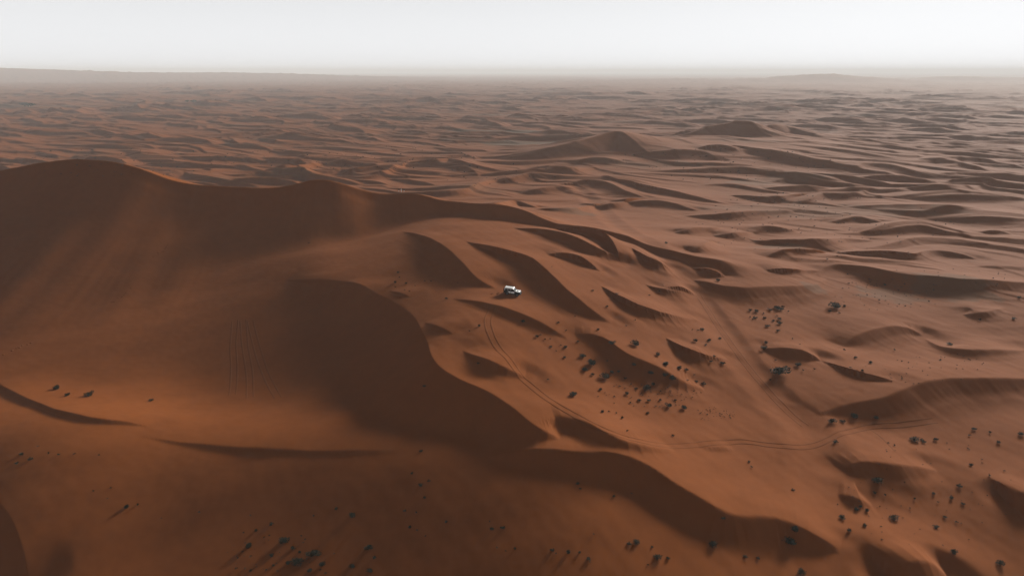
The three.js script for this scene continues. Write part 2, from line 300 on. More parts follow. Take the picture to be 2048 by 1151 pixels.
const flats = [[1065, 287, 62, 30], [1000, 262, 75, 26], [1190, 300, 20, 10], [1135, 455, 14, 9], [1500, 372, 20, 12], [1900, 590, 14, 12], [1780, 600, 12, 8], [1560, 520, 12, 8], [1620, 605, 5, 5], [90, 212, 160, 60], [390, 204, 200, 60], [1000, 228, 80, 30], [500, 292, 40, 12]].map(([px, py, a, b]) => { const p = onLevel(px, py, 2); return [p[0], p[1], a, b]; });
function height(x, f) {
  const r = Math.hypot(x, f);
  let h = base(x, f);
  if (r < 1400) h = crestsOver(h, x, f, 0, N_ABS);
  if (r > 60 && r < 1000) h = crestsOver(h, x, f, N_ABS, N_ALL);
  const behind = f < 20 ? 1 : 0;
  const right = sstep(0.25, 0.5, x / Math.max(1, f));
  let m = Math.max(sstep(350, 520, r), 0.85 * right * sstep(200, 330, r), behind * 0.4 * sstep(60, 150, r));
  const massif = Math.exp(-(((x - 150) / 190) ** 2) - (((f - 660) / 130) ** 2));
  m *= 1 - 0.75 * massif;
  for (let i = 0; i < 4; i++) { const [cx, cf, a, b] = flats[i]; m *= 1 - 0.92 * Math.exp(-(((x - cx) / a) ** 2) - (((f - cf) / b) ** 2)); }
  if (m > 0.01) {
    const fl = 0.7 + 0.6 * sstep(-0.35, 0.5, noise(x / 330 + 11, f / 260 + 5));
    const amp = m * fl * 1.1 * (r < 650 ? lerp(0.62, 1, sstep(420, 650, r)) : 1);
    h += amp * dunes(x, f, 54, 38, 1.8, 6.5, 5) * lerp(1, 0.4, sstep(650, 1000, r));
    const big = sstep(520, 850, r) * (1 - 0.6 * sstep(1700, 2600, r)), huge = sstep(1100, 1900, r);
    if (big > 0) h += m * fl * big * dunes(x, f, 74, 54, 1.6, 6, 3);
    if (huge > 0) h += m * fl * huge * dunes(x, f, 130, 98, 2, 8.5, 7);
    if (r < 2600) h += 0.6 * amp * dunes(x, f, 26, 19, 0.3, 2.2, 9) * (1 - sstep(1500, 2600, r));
  }
  if (r < 700 && f > 0) {
    for (const T of pinned) if (x > T.x0 && x < T.x1 && f > T.f0 && f < T.f1) {
      const d = segDist(T.pts, x, f) / T.w; if (d < 3) h += T.depth * (-Math.exp(-d * d * 1.4) + 0.35 * Math.exp(-((d - 1.4) ** 2) * 4));
    }
    const g = 1 - sstep(300, 700, r);
    h += g * (0.55 * noise(x / 31 + 2, f / 31) + 0.22 * noise((x * 0.8 + f * 0.6) / 16, (f * 0.8 - x * 0.6) / 8 + 4) + 0.06 * sstep(-70, 0, x) * noise((x * 0.85 + f * 0.53) / 3.2 + 0.6 * noise(x / 20, f / 20), (f * 0.85 - x * 0.53) / 15) + 0.03 * noise((x + f) / 3, (f - x) / 1.8));
  }
  return h;
}

// ---------------------------------------------------------------- ground sheet
const QUAL = 1;
const groundMat = new THREE.MeshPhysicalMaterial({ vertexColors: true, roughness: 1, metalness: 0, specularIntensity: 0.12 });
function sandColor(x, f, o, c) {
  const r = Math.hypot(x, f);
  const n = 0.5 + 0.5 * noise(x / 70 + 9, f / 70) * 0.8 + 0.25 * noise(x / 19, f / 19 + 3), g = noise(x / 3.1, f / 3.1) * 0.06 + noise(x / 0.9, f / 0.9) * 0.04 * (r < 400 ? 1 : 0);
  let R = lerp(0.17, 0.20, n) * (1 + g), G = lerp(0.048, 0.058, n) * (1 + g), B = lerp(0.009, 0.012, n) * (1 + g);
  let s = 0;
  for (const [n, [cx, cf, a, b]] of flats.entries()) { const dx = (x - cx) / a, df = (f - cf) / b; if (dx * dx + df * df < 6) s = Math.max(s, (n < 2 ? 1 : 0.55) * sstep(1.15, 0.75, Math.sqrt(dx * dx + df * df) + 0.45 * noise(x / (a * 0.4), f / (b * 0.5)) + 0.12 * noise(x / 2, f / 2))); }
  if (r > 300) s = Math.max(s, 0.3 * sstep(0.42, 0.55, noise(x / 120 + 31, f / 60 + 7) + 0.2 * noise(x / 9, f / 9)));
  s *= 0.9;
  c[o] = lerp(R, 0.105, s); c[o + 1] = lerp(G, 0.058, s); c[o + 2] = lerp(B, 0.031, s);
}
const grid = (() => {
  const angs = [], rs = [];
  const A = 43, da = 0.09 / QUAL; for (let a = -A; a <= A + 1e-6; a += da) angs.push(a);
  for (let a = A + 2; a < 360 - A - 1; a += 2.5) angs.push(a);
  let r = 3; while (r < 30000) { rs.push(r); const d = r < 75 ? 4 : r < 92 ? 1.2 : r < 330 ? 0.62 : r < 700 ? 0.62 + (r - 330) * 0.0052 : r < 3000 ? 2.2 + (r - 700) * 0.0052 : 14.2 + (r - 3000) * 0.035; r += d / QUAL; }
  const nc = angs.length, nr = rs.length, pos = new Float32Array(nc * nr * 3), col = new Float32Array(nc * nr * 3);
  for (let i = 0; i < nr; i++) for (let j = 0; j < nc; j++) {
    const a = angs[j] * Math.PI / 180, x = rs[i] * Math.sin(a), f = rs[i] * Math.cos(a), o = (i * nc + j) * 3;
    pos[o] = x; pos[o + 1] = height(x, f); pos[o + 2] = -f; sandColor(x, f, o, col);
  }
  const idx = new Uint32Array((nr - 1) * nc * 6); let k = 0;
  for (let i = 0; i < nr - 1; i++) for (let j = 0; j < nc; j++) {
    const a = i * nc + j, b = i * nc + (j + 1) % nc, c = a + nc, d = b + nc;
    idx[k++] = a; idx[k++] = b; idx[k++] = c; idx[k++] = b; idx[k++] = d; idx[k++] = c;
  }
  const g = new THREE.BufferGeometry();
  g.setAttribute('position', new THREE.BufferAttribute(pos, 3)); g.setAttribute('color', new THREE.BufferAttribute(col, 3)); g.setIndex(new THREE.BufferAttribute(idx, 1));
  g.computeVertexNormals();
  const m = new THREE.Mesh(g, groundMat); m.name = 'desert_sand'; m.castShadow = m.receiveShadow = true;
  m.userData = { kind: 'structure', label: 'rust orange sand dunes rolling out to the hazy horizon', category: 'ground' };
  scene.add(m);
  console.log('ground', nc, nr, nc * nr * 2);
  return { angs, rs };
})();

// ---------------------------------------------------------------- things
const used = {};
function numbered(n) { const k = used[n] = (used[n] ?? -1) + 1; return k ? `${n}_${String(k).padStart(3, '0')}` : n; }
function shade(o) { o.traverse(m => { if (m.isMesh) m.castShadow = m.receiveShadow = true; }); return o; }
function thing(name, label, category, group) { const o = new THREE.Group(); o.name = numbered(name); o.userData = { label, category }; if (group) o.userData.group = group; scene.add(o); return o; }
function part(name, geo, mat, parent) { const m = new THREE.Mesh(geo, mat); m.name = name; m.castShadow = m.receiveShadow = true; parent.add(m); return m; }
const mat = (r, g, b, o = {}) => new THREE.MeshPhysicalMaterial({ specularIntensity: 0.3, color: new THREE.Color().setRGB(r, g, b), roughness: 0.85, ...o });
const ground = (x, f) => height(x, f);
const atPixel = (px, py, far = 4000) => hit(px, py, height, 0, far);
const place = (o, x, f, sink = 0) => o.position.set(x, height(x, f) - sink, -f);
function normalAt(x, f, d = 1) { return new THREE.Vector3(height(x - d, f) - height(x + d, f), 2 * d, -(height(x, f - d) - height(x, f + d))).normalize(); }

// wheel tracks: pressed lines with low pushed-up edges
const trackMat = new THREE.MeshPhysicalMaterial({ color: new THREE.Color().setRGB(0.165, 0.05, 0.012), roughness: 1, specularIntensity: 0.1 });
function trackLine(pts, off, seed, deep) {
  const prof = [[-0.28, -0.03], [-0.17, 0.045], [-0.09, 0.01], [0, 0.006], [0.09, 0.01], [0.17, 0.045], [0.28, -0.03]], pos = [], idx = [];
  const q = spline(pts, 0.8), n = q.length;
  for (let i = 0; i < n; i++) {
    const a = q[Math.max(0, i - 1)], b = q[Math.min(n - 1, i + 1)], dx = b[0] - a[0], df = b[1] - a[1], l = Math.hypot(dx, df) || 1, nx = df / l, nf = -dx / l;
    const fade = Math.min(1, i / 12, (n - 1 - i) / 12), wob = off + 0.08 * noise(i / 14 + seed, seed), amp = fade * (0.75 + 0.5 * noise(i / 9, seed + 5));
    for (const [u, v] of prof) { const x = q[i][0] + nx * (wob + u), f = q[i][1] + nf * (wob + u); pos.push(x, height(x, f) + (v > 0 ? 0.02 + v * amp * deep : v), -f); }
  }
  for (let i = 0; i < n - 1; i++) for (let k = 0; k < 6; k++) { const a = i * 7 + k; idx.push(a, a + 1, a + 7, a + 1, a + 8, a + 7); }
  const g = new THREE.BufferGeometry(); g.setAttribute('position', new THREE.Float32BufferAttribute(pos, 3)); g.setIndex(idx); g.computeVertexNormals(); return g;
}
function track(label, px, gauge, seed, deep = 1) {
  const pts = px.map(([a, b]) => atPixel(a, b)).filter(Boolean);
  const o = new THREE.Group(); o.name = numbered('tyre_track'); o.userData = { kind: 'structure', label, category: 'track' }; scene.add(o);
  for (const s of gauge) part('wheel_rut', trackLine(pts, s, seed + s, deep), trackMat, o);
}
track('pair of wheel ruts curving from below the white car across to the right', [[985, 612], [976, 640], [982, 667], [1002, 702], [1032, 738], [1064, 772], [1105, 803], [1155, 832], [1215, 861], [1285, 882], [1350, 891], [1420, 885], [1480, 882], [1540, 889], [1590, 893], [1640, 886], [1690, 864], [1740, 853], [1800, 849], [1870, 840]], [-0.8, 0.8], 3);
track('faint steep wheel ruts down the shaded bowl wall, left pair', [[470, 640], [466, 690], [468, 740], [464, 790]], [-0.8, 0.8], 21, 0.35);
track('faint steep wheel ruts down the shaded bowl wall, middle pair', [[486, 640], [490, 690], [498, 745], [500, 795]], [-0.8, 0.8], 31, 0.35);
track('faint steep wheel ruts down the shaded bowl wall, slanting right pair', [[500, 640], [512, 690], [530, 745], [556, 795]], [-0.8, 0.8], 41, 0.35);
track('single thin trail running off the wheel ruts at the right', [[1738, 856], [1762, 872], [1780, 890], [1792, 903]], [0], 51);
track('old wheel ruts along the sandy road right of the scrub', [[1395, 585], [1422, 628], [1466, 692], [1512, 752], [1572, 818], [1612, 852]], [-0.9, 0.9], 61, 0.25);

// footprints: lines of small trodden mounds
{
  const heap = new THREE.IcosahedronGeometry(0.3, 1); heap.scale(1, 0.35, 1);
  for (const [label, a, b, n] of [['footprint trail on the dark left slope near the image edge', [12, 706], [62, 684], 9], ['short footprint trail in the middle of the dark left slope', [222, 606], [258, 578], 7], ['footprint trail high on the dark left slope', [308, 512], [334, 490], 8], ['footprints leading to the white car from its left', [985, 588], [1006, 583], 9]]) {
    const A = atPixel(...a), B = atPixel(...b), r = rng(n * 7 + a[0]), geos = [];
    for (let i = 0; i < n; i++) { const t = i / (n - 1), x = lerp(A[0], B[0], t) + (r() - 0.5) * 1.4, f = lerp(A[1], B[1], t) + (r() - 0.5) * 1.4, g = heap.clone(); g.rotateY(r() * 6); g.scale(0.7 + r() * 0.7, 1, 0.7 + r() * 0.7); g.translate(x, height(x, f), -f); geos.push(g); }
    const m = new THREE.Mesh(mergeGeometries(geos), trackMat); m.name = numbered('footprint_trail'); m.userData = { kind: 'stuff', label, category: 'footprints' }; scene.add(shade(m));
  }
}

// desert shrubs
const shrubMats = [mat(0.018, 0.021, 0.01), mat(0.026, 0.026, 0.012), mat(0.016, 0.022, 0.012)], stemMat = mat(0.06, 0.042, 0.026), dryMat = mat(0.07, 0.045, 0.024);
function leafCloud(seed, n, size, lobes, flat) {
  const r = rng(seed), pos = [], c = [];
  for (let i = 0; i < lobes; i++) { const a = r() * 6.283, d = (i ? 0.22 + 0.16 * r() : 0); c.push([Math.cos(a) * d, 0.16 + r() * 0.16, Math.sin(a) * d, 0.2 + r() * 0.12]); }
  for (let i = 0; i < n; i++) {
    const [cx, cy, cz, R] = c[Math.floor(r() * lobes)], th = r() * 6.283, z = r() * 2 - 1, q = Math.sqrt(1 - z * z), rad = R * (0.45 + 0.65 * Math.sqrt(r()));
    const x = cx + q * Math.cos(th) * rad, y = Math.max(0.01, cy + z * rad * flat), w = cz + q * Math.sin(th) * rad;
    const s = size * (0.6 + 0.8 * r()), a = r() * 6.283, b = r() * 6.283, ux = Math.cos(a) * s, uy = (r() * 0.9 + 0.1) * s, uz = Math.sin(a) * s, vx = Math.cos(b) * s * 0.6, vz = Math.sin(b) * s * 0.6;
    pos.push(x, y, w, x + vx, y + uy * 0.2, w + vz, x + ux, y + uy, w + uz);
    pos.push(x + vx, y + uy * 0.2, w + vz, x + ux + vx * 0.7, y + uy * 0.9, w + uz + vz * 0.7, x + ux, y + uy, w + uz);
  }
  const g = new THREE.BufferGeometry(); g.setAttribute('position', new THREE.Float32BufferAttribute(pos, 3)); g.computeVertexNormals(); return g;
}
function stems(seed, n, len) {
  const r = rng(seed), geos = [];
  for (let i = 0; i < n; i++) { const l = len * (0.6 + 0.7 * r()), g = new THREE.CylinderGeometry(0.004, 0.011, l, 4, 1); g.translate(0, l / 2 - 0.03, 0); g.rotateZ((r() - 0.5) * 1.7); g.rotateY(r() * 6.283); geos.push(g); }
  return mergeGeometries(geos);
}
const bigFoliage = [1, 2, 3, 4].map(k => leafCloud(100 + k, 480, 0.1, 4 + k % 3, 0.75)), bigStems = [1, 2].map(k => stems(200 + k, 14, 0.42));
const midFoliage = [1, 2, 3, 4].map(k => leafCloud(140 + k, 190, 0.15, 3 + k % 2, 0.7)), midStems = stems(220, 8, 0.4);
const tuftFoliage = [1, 2, 3].map(k => leafCloud(170 + k, 44, 0.24, 2, 0.7));
const shrubRnd = rng(4242);
let shrubCount = 0;
function shrub(px, py, size, label, group, wide = 1) {
  const p = atPixel(px, py + size * 0.15); if (!p) return;
  const dist = Math.hypot(p[0], p[1], CAM_Y - height(p[0], p[1])), w = size * dist / FPX * 1.02, i = Math.floor(shrubRnd() * 97), turn = shrubRnd() * 6.283, tall = w * (0.85 + 0.35 * shrubRnd());
  const o = thing('desert_shrub', label, 'shrub', group);
  if (size >= 10) { part('foliage', bigFoliage[i % 4], shrubMats[i % 3], o); part('stem', bigStems[i % 2], stemMat, o); }
  else if (size >= 6) { part('foliage', midFoliage[i % 4], shrubMats[i % 3], o); part('stem', midStems, stemMat, o); }
  else part('foliage', tuftFoliage[i % 3], i % 4 ? shrubMats[i % 3] : dryMat, o);
  o.rotation.y = wide > 1 ? 0 : turn; o.scale.set(w * wide, tall, w); place(o, p[0], p[1], 0.02 * w); shrubCount++;
}
// [px, py, size] by neighbourhood; single ones carry a label of their own
const areas = [
  ['in the scrub patch below the car', 'scrub patch below the car', [[1171, 740, 11], [1184, 748, 8], [1222, 744, 10], [1374, 739, 8], [1253, 786, 9], [1202, 778, 8], [1308, 769, 9], [1331, 750, 10], [1345, 756, 12], [1302, 746, 11], [1269, 729, 9], [1238, 743, 7], [1251, 756, 6], [1280, 801, 8], [1296, 801, 8], [1361, 736, 11], [1394, 763, 8], [1408, 767, 9], [1388, 749, 5], [1214, 722, 5], [1262, 768, 5], [1272, 777, 6], [1320, 800, 6], [1352, 800, 6], [1240, 772, 5], [1229, 793, 5], [1262, 805, 5], [1311, 812, 5], [1285, 790, 4], [1322, 783, 5], [1376, 760, 5]]],
  ['on the bare sand just below the white car', 'shrubs just below the car', [[1045, 643, 9], [1116, 645, 6], [1131, 661, 5], [1073, 672, 8], [1082, 670, 5], [1090, 679, 5], [1100, 678, 4], [1102, 693, 6], [1130, 715, 7], [1132, 694, 9], [1157, 683, 6], [1097, 759, 5], [1196, 658, 7], [1112, 702, 4], [1122, 690, 4]]],
  ['on the slope right of the white car', 'shrubs right of the car', [[1214, 613, 6], [1184, 581, 6], [1234, 587, 6], [1298, 590, 5], [1320, 582, 5], [1270, 640, 4], [1150, 632, 4], [1252, 651, 4], [1104, 533, 3]]],
  ['in the loose group left of the white car', 'tufts left of the car', [[791, 565, 7], [812, 566, 6], [797, 545, 6], [791, 574, 4], [809, 580, 3], [819, 583, 4], [798, 555, 4], [850, 562, 4], [862, 562, 4], [915, 565, 3], [892, 597, 6], [830, 571, 3]]],
  ['on smooth sand beside the S-shaped crest', 'lone shrubs beside the S-shaped crest', [[958, 651, 7], [939, 662, 4], [956, 726, 6], [848, 772, 7]]],
  ['in the tight group right of the sandy road', 'tight shrub group right of the road', [[1560, 647, 9], [1535, 651, 9], [1558, 638, 8], [1513, 622, 9], [1543, 620, 7], [1501, 620, 7], [1511, 635, 8], [1531, 636, 7], [1548, 641, 6], [1556, 661, 7], [1577, 623, 4], [1550, 614, 7], [1563, 618, 8], [1536, 617, 4], [1528, 626, 5], [1500, 634, 4], [1506, 638, 4], [1553, 631, 5], [1566, 613, 6]]],
  ['beside the left edge of the sandy road', 'shrubs left of the road', [[1435, 560, 9], [1445, 726, 9], [1389, 681, 9], [1420, 680, 8], [1411, 690, 6], [1406, 659, 9], [1441, 677, 7], [1395, 660, 5], [1430, 712, 6], [1422, 722, 6], [1385, 659, 4]]],
  ['near the crescent dune beside the sandy road', 'shrubs by the crescent dune', [[1532, 684, 8], [1596, 729, 11], [1586, 677, 4], [1600, 688, 4], [1580, 737, 6], [1552, 720, 5], [1607, 741, 5], [1540, 760, 5], [1630, 738, 5], [1572, 733, 6]]],
  ['on the flats near the right edge', 'shrubs on the right flats', [[1689, 612, 7], [1901, 688, 9], [2028, 637, 7], [2038, 594, 6], [1770, 569, 6], [1741, 725, 8], [1713, 715, 6], [1700, 735, 5], [1725, 741, 6], [1690, 700, 5], [1760, 600, 4], [1735, 590, 4], [1790, 700, 5], [1660, 622, 6], [1680, 626, 5], [1810, 612, 4], [1960, 640, 5], [1880, 720, 5]]],
  ['below the long dark slip face', 'shrubs below the long slip face', [[1685, 842, 9], [1751, 836, 9], [1850, 884, 7], [1874, 879, 8], [1845, 879, 6], [1671, 883, 9], [1951, 858, 8], [1999, 885, 7], [2040, 868, 9], [1790, 890, 5], [1778, 886, 4], [1980, 865, 5], [1940, 870, 5]]],
  ['on the lower right flats', 'shrubs on the lower right flats', [[1712, 1017, 9], [1734, 1019, 8], [1722, 1012, 6], [1750, 985, 6], [1697, 1061, 8], [1869, 987, 6], [1902, 995, 7], [1890, 1034, 6], [1944, 929, 7], [1980, 950, 5], [1920, 972, 8], [1729, 1049, 8], [1873, 1053, 9], [1830, 998, 5], [1876, 1004, 4], [1926, 1007, 6], [1770, 990, 5], [1915, 1044, 5]]],
  ['on the sand near the lower ridge', 'shrubs near the lower ridge', [[1587, 979, 6], [1498, 922, 6], [1503, 933, 5], [1447, 1036, 8], [1490, 1113, 8], [1517, 1116, 6], [1157, 966, 8], [1162, 977, 6], [1227, 993, 7], [1263, 986, 5], [1205, 822, 8], [1219, 823, 5], [1233, 826, 5], [1244, 836, 7], [1297, 826, 7], [1345, 870, 6], [1255, 861, 5]]],
  ['on the bottom centre slope', 'shrubs on the bottom centre slope', [[985, 1058, 9], [1005, 1055, 9], [994, 1094, 5], [1029, 1096, 6], [1011, 1101, 4], [1104, 1100, 8], [1136, 1103, 9], [1177, 1117, 9], [1160, 1104, 6], [1259, 1087, 8], [1305, 1094, 6], [1336, 1116, 7], [1297, 1130, 5], [1188, 1068, 5], [979, 1042, 4], [1112, 1107, 4], [1180, 1124, 5]]],
  ['along the soft hollow left of bottom centre', 'shrubs along the soft hollow', [[840, 902, 8], [823, 946, 6], [841, 970, 9], [850, 995, 7], [858, 961, 6], [809, 1021, 6], [832, 1025, 5], [820, 1053, 7], [835, 1060, 5], [892, 1043, 6], [748, 1116, 8], [704, 1133, 11], [850, 1072, 4]]],
  ['in the dark patch at the bottom left', 'dark scrub patch at the bottom left', [[501, 1031, 5], [542, 1048, 8], [513, 1061, 7], [585, 1096, 9], [543, 1111, 8], [598, 1103, 7], [574, 1125, 10], [620, 1142, 11], [671, 1017, 7], [627, 1032, 5], [547, 1131, 6], [487, 1065, 4], [484, 1103, 4], [475, 1116, 4], [502, 1112, 5], [528, 1074, 4], [538, 1071, 4], [602, 1072, 4], [610, 1078, 4], [473, 1136, 5], [490, 1136, 5], [502, 1140, 6], [532, 1140, 5], [555, 1142, 5], [578, 1076, 5], [640, 1140, 5], [650, 1146, 5]]],
  ['on the left foreground slope', 'shrubs on the left foreground slope', [[40, 909, 7], [61, 918, 7], [33, 926, 6], [96, 907, 5], [118, 909, 5], [147, 908, 5], [198, 910, 4], [186, 982, 4], [274, 1010, 5], [399, 1024, 5], [76, 892, 4], [220, 976, 4], [214, 996, 4], [323, 1036, 3]]],
];
const nth = n => n + ([, 'st', 'nd', 'rd'][(n % 100 >> 3 ^ 1 && n % 10 < 4) ? n % 10 : 0] || 'th');
for (const [where, group, list] of areas) [...list].sort((p, q) => p[0] - q[0]).forEach(([a, b, c], i) => shrub(a, b, c, `${c < 6 ? 'tiny tuft' : c < 9 ? 'small shrub' : 'bushy shrub'}, ${nth(i + 1)} from the left ${where}`, group));
for (const [a, b, c, label, w] of [
  [1270, 688, 18, 'round black-green shrub alone on the lit crest above the scrub patch'], [1180, 725, 21, 'largest round dark shrub, left side of the scrub patch'], [1210, 754, 17, 'low wide dark shrub just below the largest round shrub', 1.2],
  [1166, 712, 13, 'oval shrub touching the upper left of the largest round shrub'], [1148, 789, 16, 'lone spiky shrub above the curving wheel ruts'], [1315, 709, 10, 'slanting shrub right of the round shrub on the lit crest'], [1225, 685, 13, 'shrub half over the shaded slip face left of the crest shrub'],
  [1334, 728, 14, 'shrub at the head of the shaded gully right of the scrub patch'], [1366, 815, 13, 'domed shrub at the lower right end of the scrub patch'], [1336, 811, 12, 'ragged shrub beside the domed one, lower end of the scrub patch'], [1294, 776, 15, 'pale open shrub in the gravelly middle of the scrub patch'],
  [1558, 745, 24, 'long low black shrub under the crescent dune by the sandy road', 1.35], [1670, 613, 18, 'big dark thicket below the corner of the long right-hand crest', 1.2], [1529, 695, 11, 'shrub on the left tip of the crescent dune by the road'], [1557, 617, 11, 'topmost and widest shrub of the tight group right of the road'],
  [1709, 832, 12, 'shrub at the foot of the long dark slip face, left end'], [1664, 843, 12, 'wide shrub on open sand left of the long slip face tip', 1.2], [1830, 879, 12, 'shrub leading the row of shrubs right of the wheel ruts', 1.2], [1686, 1035, 11, 'bushy shrub below the small teardrop-shaped slip face'], [1789, 1036, 12, 'flat shrub on bare sand at the lower right', 1.2],
  [1592, 1058, 14, 'shrub on the shaded face at the right end of the lower ridge'], [1579, 1084, 20, 'broad shrub at the foot of the lower ridge, right end', 1.2], [1427, 1089, 14, 'shrub in the shaded hollow under the middle of the lower ridge'], [1603, 1145, 14, 'shrub cut by the bottom edge right of centre'], [1909, 1106, 11, 'lone shrub right of the rounded dark dune at the bottom'], [2001, 1127, 12, 'shrub in the bottom right corner'], [1756, 961, 13, 'spread shrub under the wavy slip face at lower right', 1.3],
  [704, 1030, 12, 'round shrub alone on the dark slope left of bottom centre'], [736, 1096, 14, 'ragged shrub above two others, left of bottom centre'], [739, 1142, 12, 'shrub at the bottom edge left of centre'], [1273, 1083, 12, 'upright shrub on the bottom centre slope, tallest there'], [1316, 1114, 12, 'stretched low shrub at the right end of the bottom centre row', 1.3],
  [255, 1013, 10, 'shrub clump alone on the left foreground slope'], [500, 1092, 14, 'dark blocky shrub at the left of the bottom left patch'], [567, 1082, 16, 'tallest shrub at the top of the bottom left patch'], [625, 1109, 18, 'widest shrub of the bottom left patch', 1.3], [595, 1123, 16, 'drooping shrub in the middle of the bottom left patch', 1.4], [644, 1128, 12, 'trailing shrub at the right of the bottom left patch'],
  [179, 788, 14, 'bushy shrub in the dark bowl floor at far left'], [136, 789, 9, 'small flat shrub left of the bushy one on the bowl floor'], [302, 800, 8, 'tiny shrub at the lit edge of the bowl floor'], [115, 775, 12, 'spread shrub against the shaded wall of the left bowl'], [618, 486, 4, 'single speck of a shrub high on the shaded great dune'], [1332, 485, 7, 'upright shrub on grey ground behind the end of the great crest'],
]) shrub(a, b, c, label, null, w);
// farther tufts: the nearer ones singly, the rest as ground cover
{
  const r = rng(991), rest = [];
  const fields = [
    ['tiny tuft on the flats between the small right-hand dunes', 'tufts between the right-hand dunes', 1560, 425, 150, 40, 14], ['tiny tuft behind the great crest, right of the three people', 'tufts behind the great crest', 1010, 352, 130, 26, 8], ['speck of scrub on the plain behind the left dune', 'specks behind the left dune', 330, 318, 170, 18, 6],
    [null, null, 1300, 790, 110, 26, 90], [null, null, 1432, 828, 42, 14, 50], [null, null, 1780, 590, 110, 34, 60], [null, null, 1850, 735, 130, 34, 45], [null, null, 1850, 985, 180, 110, 70], [null, null, 700, 318, 260, 26, 120], [null, null, 1450, 330, 250, 34, 110], [null, null, 1650, 455, 260, 70, 150], [null, null, 560, 1110, 110, 36, 45], [null, null, 250, 325, 240, 30, 100], [null, null, 1560, 425, 150, 40, 50], [null, null, 1010, 352, 130, 26, 30], [null, null, 1850, 560, 180, 26, 40]];
  for (const [label, group, cx, cy, ax, ay, n] of fields) for (let i = 0; i < n; i++) {
    const a = r() * 6.283, d = Math.sqrt(r()), px = cx + Math.cos(a) * d * ax, py = cy + Math.sin(a) * d * ay, size = 1.6 + 2.4 * r() * r();
    if (label) { shrub(px, py, size + 0.8, label, group); continue; }
    const p = atPixel(px, py); if (p) rest.push([p[0], p[1], size * Math.hypot(p[0], p[1], 75) / FPX * 1.1]);
  }
  const im = new THREE.InstancedMesh(tuftFoliage[0], mat(0.045, 0.034, 0.02), rest.length), m = new THREE.Matrix4(), q = new THREE.Quaternion(), e = new THREE.Euler();
  rest.forEach(([x, f, w], i) => im.setMatrixAt(i, m.compose(new THREE.Vector3(x, height(x, f), -f), q.setFromEuler(e.set(0, r() * 6, 0)), new THREE.Vector3(w, w * (0.7 + 0.5 * r()), w))));
  im.name = 'dry_scrub'; im.userData = { kind: 'stuff', label: 'sparse dry specks of scrub over the flats', category: 'scrub' }; im.castShadow = im.receiveShadow = true; scene.add(im);
}
// trees far out on the plain
{
  const crown = leafCloud(555, 260, 0.13, 6, 0.9), r = rng(31);
  const trunk = mergeGeometries([[0, 0, 0.05], [0.5, 0.5, 0.025], [-0.5, 2.6, 0.025], [0.4, 4.4, 0.022]].map(([t, a, w]) => { const g = new THREE.CylinderGeometry(w * 0.5, w, 0.6, 6); g.translate(0, 0.3, 0); g.rotateZ(t); g.rotateY(a); return g; }));
  for (const [px, py, w, label] of [[49, 213, 11, 'left tree of the dark grove far out on the left plain'], [56, 213, 12, 'middle tree of the dark grove far out on the left plain'], [61, 213, 9, 'right tree of the dark grove far out on the left plain'], [386, 205, 9, 'larger of two trees far out on the left plain'], [374, 204, 7, 'smaller, left of two trees far out on the left plain']]) {
    const p = atPixel(px, py, 20000); if (!p) continue;
    const s = w * Math.hypot(p[0], p[1]) / FPX * 1.25, o = thing('desert_tree', label, 'tree');
    part('trunk', trunk, stemMat, o); const c = part('crown', crown, shrubMats[2], o); c.position.y = 0.22; c.scale.y = 0.75;
    o.scale.set(s, s * 0.7, s); o.rotation.y = r() * 6; place(o, p[0], p[1], 0.2);
  }
}

